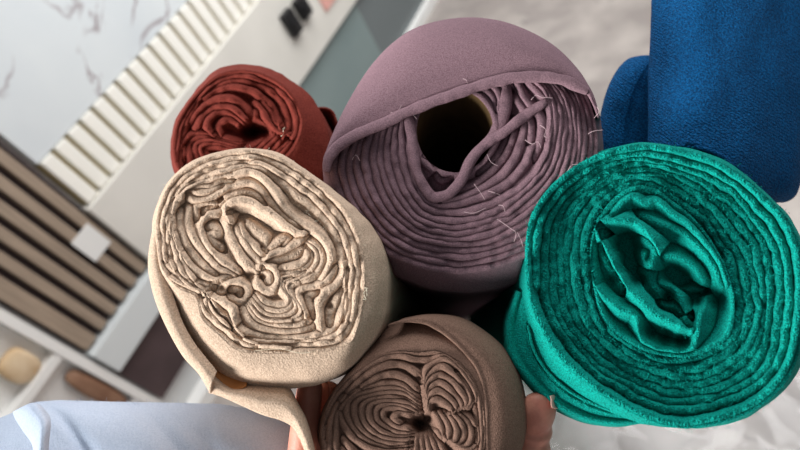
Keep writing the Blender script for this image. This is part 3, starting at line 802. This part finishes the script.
lay = r.field('rolled_layers', t, [(665 + (x - 668) * 0.995, 285 + (y - 287) * 0.995) for x, y in A], cut=[(663 + (x - 663) * 0.95, 272 + (y - 272) * 0.95) for x, y in Tin], maxr=5, slope=1.0, crease=1.3, cap=14, fuzz=0.0022, grain=0.00012)
GT = [
    ([(690, 331), (674, 325), (658, 315), (643, 302), (629, 286), (619, 269), (609, 250), (598, 236), (595, 226), (601, 220), (618, 219), (638, 225), (651, 237), (660, 252)], 10, -0.006, 0.03),
    ([(634, 241), (646, 241), (655, 250), (654, 261), (646, 266), (641, 260), (643, 254)], 8, 0.004, 0.03),
    ([(592, 242), (589, 262), (593, 281), (605, 297), (622, 310), (635, 314), (640, 326), (645, 341), (660, 348), (678, 351), (692, 347), (697, 334), (700, 318), (703, 302)], 6, 0.0, 0.025),
    ([(664, 255), (680, 258), (694, 267), (704, 280)], 7, 0.006, 0.03),
    ([(662, 282), (674, 288), (681, 298), (685, 312), (689, 326)], 5, 0.008, 0.03),
    ([(664, 303), (678, 308), (690, 318)], 5, 0.018, 0.02),
    ([(676, 283), (690, 288), (700, 292)], 5, 0.022, 0.02),
    ([(612, 216), (630, 196), (645, 203), (658, 201), (672, 213), (690, 225), (706, 243), (720, 262), (727, 285)], 6, -0.001, 0.03),
    ([(642, 215), (662, 224), (682, 232), (699, 246), (713, 264), (722, 286)], 6, 0.002, 0.03),
]
GT += [([(600, 232), (602, 248), (606, 262), (614, 276), (622, 288)], 6, 0.006, 0), ([(640, 268), (650, 276), (656, 288), (668, 296)], 8, 0.012, 0)]
r.rec = []
Tm = [(663 + (x - 663) * 0.97, 272 + (y - 272) * 0.97) for x, y in Tin]
r.ribbon(crom(Tm + Tm[:1]), 6, w=0.003, wn=0.001, wig=0.4, taper=False)
for P, th, w, dp in GT: r.fold(P, th, w=w - 0.001, depth=dp, wn=0.0012, fray=0.35, wig=0.5)
r.field('inner_folds', t, Tin, holes=((626, 244, 11, 60), (630, 264, 9, 60), (636, 280, 8, 30), (672, 273, 8, 40), (682, 279, 7, 40), (668, 296, 5, 25), (650, 330, 8, 25), (665, 336, 9, 25), (682, 340, 8, 25), (697, 300, 7, 30), (715, 300, 10, 16), (612, 280, 6, 16)), maxr=4.2, slope=1.5, crease=1.3, cap=26, fuzz=0.0012, grain=0.0001, rad=22)
r.core([(a * 0.95 + 0.05 * 665, b * 0.95 + 0.05 * 285) for a, b in A], 0.034, 'inner_cloth', t)
fur = [crom(A1, True)] + [np.array(A1) * (1 - q) + resample(crom(Tin, True), len(A1), True) * 0 + (np.array(A1)) * q for q in ()]
ringm = lambda q: [(665 + (x - 665) * q, 285 + (y - 285) * q) for x, y in A]
r.fibres([crom(ringm(q), True) for q in (0.99, 0.97, 0.94, 0.9, 0.82, 0.74, 0.66, 0.6)] + [crom(GT[0][0])], 5200, 0.0016, 'fuzz', t, 'teal', spread=3.0, r=0.00016)
# last turns wrapping the lower left side
r.avoid = ('brown',)
S1 = [(516, 290), (506, 320), (505, 342), (509, 358), (522, 376), (540, 396), (560, 411), (584, 421), (612, 425), (636, 423), (660, 418)]
S2 = [(530, 296), (527, 320), (527, 342), (533, 356), (544, 370), (562, 386), (582, 398), (604, 407), (626, 411), (642, 413), (660, 412)]
r.loft([(S2, 0.022), ([((a[0] + b[0]) / 2, (a[1] + b[1]) / 2) for a, b in zip(S1, S2)], 0.026), (S1, 0.050), ([(x - 2, y - 2) for x, y in S1], 0.30)], 'loose_wrap', t, closed=False, NN=140, thick=0.002, noise_amp=0.0008)
S3 = [(528, 325), (534, 350), (548, 372), (568, 390), (592, 403), (618, 411), (640, 413)]
r.ribbon(crom(S3), 3.0, w=0.017, depth=0.02, wn=0.0006, fray=0.1, seed=3)
r.ribbon(crom([(x - 2, y + 4) for x, y in S3]), 3.0, w=0.021, depth=0.02, wn=0.0006, fray=0.1, seed=5)
r.flush('wrap_edge', t)

# ------------------------------------------------------------------ BROWN ROLL
r = Roll(415, 420, 0.42, AX, 'brown')
t, Ln = roll_root(r, 0.078, 'taupe-brown jersey roll with tight pleats, at the bottom between beige and teal')
A = [(323, 440), (325, 418), (332, 398), (345, 381), (361, 367), (378, 357), (395, 352), (418, 353), (438, 352), (456, 361), (471, 376), (480, 396), (484, 420), (484, 448), (474, 480), (445, 502), (405, 508), (362, 498), (334, 474)]
r.loft([(A, 0.000), ([((a[0] + b[0]) / 2, (a[1] + b[1]) / 2) for a, b in zip(resample(crom(A, True), 20, True), resample(crom(silw, True), 20, True))], 0.005), (silw, 0.028)], 'outer_wrap', t, ext=Ln, noise_amp=0.001, cap=True, thick=0.0015)
# overlapping edge of the last turn
E1 = [(388, 326), (405, 321), (424, 323), (441, 331), (460, 347), (474, 364), (482, 380), (486, 405), (487, 430), (487, 452), (482, 475)]
E2 = [(404, 319), (430, 315), (459, 318), (481, 330), (501, 347), (516, 370), (524, 400), (525, 425), (518, 455), (500, 485)]
r.loft([(E1, 0.0005), ([((a[0] + b[0]) / 2 + 1, (a[1] + b[1]) / 2) for a, b in zip(resample(crom(E1), 10), resample(crom(E2), 10))], 0.004), (E2, 0.027), (E2, 0.08)], 'overlap', t, closed=False, NN=160, thick=0.0016)
r.ribbon(crom(E1), 3.2, w=-0.0012, depth=0.004, wn=0.0002, fray=0.05, seed=2)
r.flush('hem', t)
r.rec = []
r.ribbon(crom(A + A[:1]), 4, w=0.0, wn=0.0006, wig=0.2, taper=False)
BF = [
    ([(324, 470), (322, 440), (326, 416), (336, 396), (350, 381), (366, 367), (382, 358), (398, 355), (416, 359), (430, 359), (444, 355), (458, 365), (470, 379), (478, 396), (481, 420), (481, 450), (474, 476)], 5, -0.001),
    ([(331, 470), (329, 440), (332, 416), (342, 399), (356, 384), (372, 371), (390, 364), (406, 366), (418, 374), (424, 384)], 5, -0.001),
    ([(338, 470), (335, 440), (337, 414), (346, 402), (360, 389), (378, 377), (392, 374), (406, 379), (418, 390)], 4.5, 0.0),
    ([(468, 480), (476, 450), (477, 425), (474, 400), (466, 384), (456, 372)], 3.5, 0.001),
]
for P, th, w in BF: r.fold(P, th, w=w, depth=0.02, wn=0.0012, fray=0.08)
r.family([(424, 392), (425, 374), (432, 364), (444, 358), (458, 368), (472, 386), (476, 400), (468, 406), (457, 409)],
         [(428, 413), (429, 403), (434, 399), (440, 400), (446, 404), (450, 408), (452, 412), (449, 414), (446, 415)], 6, depth=0.02, w=-0.002, wn=0.001, fray=0.1)
r.family([(462, 411), (475, 424), (479, 440), (470, 449), (456, 446)], [(434, 414), (439, 420), (442, 430), (442, 437), (438, 432)], 6, depth=0.02, w=-0.001, wn=0.001, fray=0.1)
r.family([(419, 398), (402, 385), (384, 383), (362, 388), (343, 396), (339, 411), (346, 428), (360, 443), (384, 451), (412, 449)],
         [(420, 416), (408, 411), (396, 407), (387, 408), (383, 413), (384, 420), (391, 424), (400, 428), (408, 429), (414, 429)], 7, depth=0.02, w=0.001, dw=0.002, wn=0.001, fray=0.08)
r.fold([(421, 412), (409, 414), (400, 413), (394, 418), (399, 423)], 4, depth=0.02, w=0.002)
r.family([(412, 436), (408, 452), (404, 480)], [(434, 436), (444, 452), (450, 480)], 6, depth=0.02, w=0.003, wn=0.001, fray=0.08)
r.family([(344, 440), (358, 456), (380, 468), (400, 470)], [(340, 470), (355, 488), (380, 495), (400, 492)], 4, depth=0.02, w=0.001, wn=0.001, fray=0.08)
r.field('rolled_layers', t, [(a * 1.012 + -0.012 * 415, b * 1.012 + -0.012 * 420) for a, b in A], holes=((419, 424, 6, 30), (428, 418, 4, 16), (419, 378, 3, 6)), maxr=4.5, slope=1.0, crease=1.5, cap=14)
r.fibres([crom(P) for P, _, _ in BF], 260, 0.001, 'frayed_edge', t, 'brown', spread=1.5, r=0.0001)

# ------------------------------------------------------------------ BLUE CLOTH (top right) and PALE BLUE CLOTH (bottom left)
def sheet(name, cols, m, parent, avoid=(), nu=90, nv=70, crease=0.0, seed=0, thick=0.002, closed=False):
    """smooth surface through a net of points given as (pixel x, pixel y, distance)"""
    G = np.array([[((x - 400) / F * d, (y - 225) / F * d, d) for (x, y, d) in c] for c in cols])
    def up(G, n):
        N = len(G); out = []
        for i in range(n):
            t = i / (n - 1) * (N - 1); k = min(int(t), N - 2); f_ = t - k
            g = lambda q: G[min(max(q, 0), N - 1)]
            p0, p1, p2, p3 = g(k - 1), g(k), g(k + 1), g(k + 2)
            out.append(0.5 * ((2 * p1) + (-p0 + p2) * f_ + (2 * p0 - 5 * p1 + 4 * p2 - p3) * f_ ** 2 + (-p0 + 3 * p1 - 3 * p2 + p3) * f_ ** 3))
        return np.array(out)
    S = up(G, nu); S = np.swapaxes(up(np.swapaxes(S, 0, 1), nv), 0, 1)
    V = []
    for i in range(nu):
        for j in range(nv):
            p = S[i, j].copy()
            if crease: p[2] += crease * (nz(p[0] * 14, p[1] * 9, seed) + 0.5 * nz(p[0] * 40, p[1] * 26, seed + 3))
            V.append(tuple(W(press(p, avoid, 0.004))))
    Fc = [[i * nv + j, (i + 1) * nv + j, (i + 1) * nv + j + 1, i * nv + j + 1] for i in range(nu - 1) for j in range(nv - 1)]
    o = mesh(name, V, Fc, m, parent)
    md = o.modifiers.new('solid', 'SOLIDIFY'); md.thickness = thick; md.offset = 0
    return o

bl = root('folded_blue_cloth', W(np.array([720 - 400, 100 - 225, F]) / F * 0.56), 'royal blue crepe cloth folded and hanging at the top right corner', 'cloth')
def vcol(x0, x1, y, d, bulge, bot=0):
    """a column wrapped round the cloth's thick rounded left and right edges"""
    return [(x0 + 18, y, d + 0.085), (x0 + 3, y, d + 0.06), (x0, y, d + 0.042), (x0 + 12, y, d + 0.026), (x0 + 44, y, d + 0.006),
            (x0 + 0.5 * (x1 - x0), y, d + 0.012), (x1 - 30, y, d + 0.036), (x1 - 8, y, d + 0.050), (x1, y, d + 0.07), (x1 - 6, y, d + 0.10)]
rows = []
for (y, x0, x1, dd) in ((-190, 664, 870, 0.53), (-60, 657, 858, 0.505), (20, 653, 845, 0.490), (70, 651, 832, 0.478), (120, 650, 815, 0.464), (160, 652, 804, 0.454), (185, 660, 799, 0.453), (196, 672, 794, 0.462), (201, 690, 784, 0.485), (199, 700, 776, 0.54)):
    rows.append(vcol(x0, x1, y, dd, 0.01))
sheet('front_fold', rows, 'blue', bl, ('teal',), 150, 120, crease=0.004, seed=2, thick=0.003)
rows = []
for (y, x0, x1, dd) in ((57, 640, 760, 0.56), (60, 629, 762, 0.545), (72, 618, 764, 0.535), (92, 608, 766, 0.532), (118, 602, 768, 0.532), (150, 598, 770, 0.534), (190, 598, 770, 0.54), (240, 602, 770, 0.55)):
    rows.append([(x0 + 10, y + 3, dd + 0.07), (x0 + 2, y + 1, dd + 0.045), (x0, y, dd + 0.02), (x0 + 8, y - 0.5, dd + 0.005), (x0 + 22, y, dd), (x0 + 40, y, dd + 0.004), (x1, y, dd + 0.02)])
sheet('back_fold', rows, 'blue', bl, ('teal', 'mauve'), 90, 80, crease=0.004, seed=8, thick=0.003)

pl = root('pale_blue_cloth', W(np.array([130 - 400, 480 - 225, F]) / F * 0.56), 'pale blue twill cloth bundled across the lower left corner', 'cloth')
rows = []
for (x, yt, d, rr) in ((-90, 440, 0.52, 110), (-30, 424, 0.515, 110), (20, 411, 0.51, 110), (40, 404, 0.508, 110), (60, 402, 0.507, 110), (110, 403, 0.506, 112), (160, 403, 0.508, 112), (215, 404, 0.512, 110), (250, 410, 0.52, 105), (290, 421, 0.53, 100), (340, 446, 0.545, 95), (380, 470, 0.56, 90)):
    c = []
    for a in np.linspace(-25, 200, 12):
        an = math.radians(a); R_ = rr
        c.append((x, yt + R_ - R_ * math.sin(an + 0.0) if True else 0, d + 0.05 - 0.05 * math.sin(math.radians(a - 90)) * -1 * -1))
    rows.append(c)
def bundle_pt(x, yt, d, rr, ang):
    return (x, yt + rr - rr * math.cos(ang), d + rr / F * d * (1 - math.sin(ang)) * 1.0)
rows = []
xs = np.linspace(-100, 380, 90)
def topedge(x):
    return float(np.interp(x, [-100, 0, 22, 36, 60, 150, 220, 250, 290, 340, 380], [440, 419, 410, 403, 401, 403, 405, 410, 421, 444, 470]))
for x in xs:
    yt = topedge(x); rr = 95
    row = []
    for ang in np.linspace(-1.3, 2.6, 40):
        g_ = max(0, math.sin(ang + 0.25)); fold = (4.5 * abs(math.sin(x * 0.022 - ang * 1.9 + 0.4)) - 3.5 * math.exp(-((x - 150 - 62 * (ang - 0.6)) / 13) ** 2) - 5 * math.exp(-((x - 62 - 55 * (ang - 0.6)) / 9) ** 2)) * g_ + 1.6 * math.sin(x * 0.021 + ang * 3.1) * g_
        px_, py_, dd = bundle_pt(x, yt, 0.46, rr, ang)
        row.append((px_, py_, dd - fold * 0.0011))
    rows.append(row)
sheet('bundle', rows, 'pale', pl, (), 240, 140, crease=0.0022, seed=5, thick=0.002)
# folded-back corner at the left end
sheet('folded_corner', [[(14, 412, 0.447), (22, 408, 0.44), (32, 404, 0.438), (40, 406, 0.446)], [(16, 418, 0.442), (26, 414, 0.430), (38, 410, 0.428), (48, 416, 0.436)],
      [(24, 430, 0.432), (34, 428, 0.420), (44, 424, 0.416), (50, 424, 0.424)], [(34, 446, 0.424), (38, 446, 0.412), (43, 444, 0.408), (48, 444, 0.416)], [(34, 475, 0.416), (38, 475, 0.405), (42, 475, 0.402), (47, 475, 0.412)]], 'pale', pl, (), 50, 40, crease=0.0015, seed=9, thick=0.002)
mb = MB()
for i in range(420):
    x = random.uniform(30, 215); y = topedge(x) + random.uniform(-0.5, 5)
    an = math.acos(max(-1, min(1, 1 - (y - topedge(x)) / 95)))
    q = bundle_pt(x, topedge(x), 0.46, 95, an * 0.9)
    p = np.array([(q[0] - 400) / F * q[2], (q[1] - 225) / F * q[2], q[2]])
    dv = np.array([random.gauss(0, .6), -abs(random.gauss(0, 1)), random.gauss(0, .6)]) * 0.0016
    mb.tube([W(p + np.array([0, 0.001, 0])), W(p + dv * 0.6), W(p + dv + np.array([random.gauss(0, .0004), 0, 0]))], 0.00012, 3)
mb.build('fuzz', 'pale', pl)

# ------------------------------------------------------------------ HAND holding the brown roll from below
def camp(x, y, d): return np.array([(x - 400) / F * d, (y - 225) / F * d, d])
J = {}; E = []; RAD = []
def add(name, p, rad, par=None):
    J[name] = len(RAD); RAD.append((W(camp(*p)), rad))
    if par is not None: E.append((J[par], J[name]))
add('palm', (430, 562, 0.475), 0.030)
add('heel', (440, 640, 0.44), 0.030, 'palm'); add('wrist', (450, 720, 0.41), 0.026, 'heel'); add('arm', (470, 900, 0.36), 0.034, 'wrist')
# thumb on the right side of the roll
add('tb', (496, 560, 0.463), 0.018, 'palm'); add('t1', (530, 500, 0.462), 0.0155, 'tb'); add('t1b', (532, 462, 0.463), 0.0150, 't1'); add('t2', (531, 446, 0.464), 0.0172, 't1b'); add('t2a', (532, 438, 0.463), 0.0135, 't2'); add('t2b', (533, 430, 0.462), 0.0174, 't2a'); add('t2c', (534, 422, 0.460), 0.0138, 't2b'); add('t2d', (536, 413, 0.450), 0.0165, 't2c'); add('t3', (540, 402, 0.441), 0.0128, 't2d'); add('t4', (537, 391, 0.446), 0.0095, 't3')
# four fingers up the left side, one behind the other along the roll
for k, (d, rad, lx) in enumerate(((0.462, 0.0122, 0), (0.487, 0.0112, 9), (0.512, 0.0106, 18), (0.536, 0.0095, 27))):
    add('k%d' % k, (372, 556, d - 0.004), 0.0125, 'palm')
    add('a%d' % k, (318 + lx, 520, d), rad + 0.0012, 'k%d' % k)
    add('b%d' % k, (300 + lx, 470, d), rad + 0.0004, 'a%d' % k)
    add('c%d' % k, (305 + lx, 425, d), rad, 'b%d' % k)
    add('e%d' % k, (312 + lx, 374 + 3 * k, d + 0.004), rad * 0.85, 'c%d' % k)
me = bpy.data.meshes.new('person'); base = RAD[0][0]
me.from_pydata([tuple(p - base) for p, _ in RAD], E, [])
ho = bpy.data.objects.new('person', me); COL.objects.link(ho); ho.location = base
me.materials.append(MAT['skin'])
sk = ho.modifiers.new('skin', 'SKIN'); sk.use_smooth_shade = True
for i, sv in enumerate(me.skin_vertices[0].data):
    sv.radius = (RAD[i][1],) * 2; sv.use_root = (i == 0)
sb = ho.modifiers.new('sub', 'SUBSURF'); sb.levels = 2; sb.render_levels = 3
tag(ho, 'bare hand of a person gripping the brown roll from below, thumb at its right', 'person')
# thumbnail and knuckle creases
nb = []; nf = []
for i in range(9):
    for j in range(7):
        u = i / 8 * 2 - 1; v_ = j / 6 * 2 - 1
        # nail lies on the right side of the thumb tip
        phi = math.radians(68 + 27 * v_); k_ = 1.0 - 0.10 * u * u * u
        nb.append(tuple(W(camp(540 + 16.0 * math.sin(phi) * k_, 402 - 7 * u * (1 - 0.15 * v_ * v_), 0.441 - 0.0124 * math.cos(phi) * k_))))
for i in range(8):
    for j in range(6): nf.append([i * 7 + j, (i + 1) * 7 + j, (i + 1) * 7 + j + 1, i * 7 + j + 1])
nl = mesh('thumbnail', nb, nf, 'nail', ho)
md = nl.modifiers.new('solid', 'SOLIDIFY'); md.thickness = 0.0008
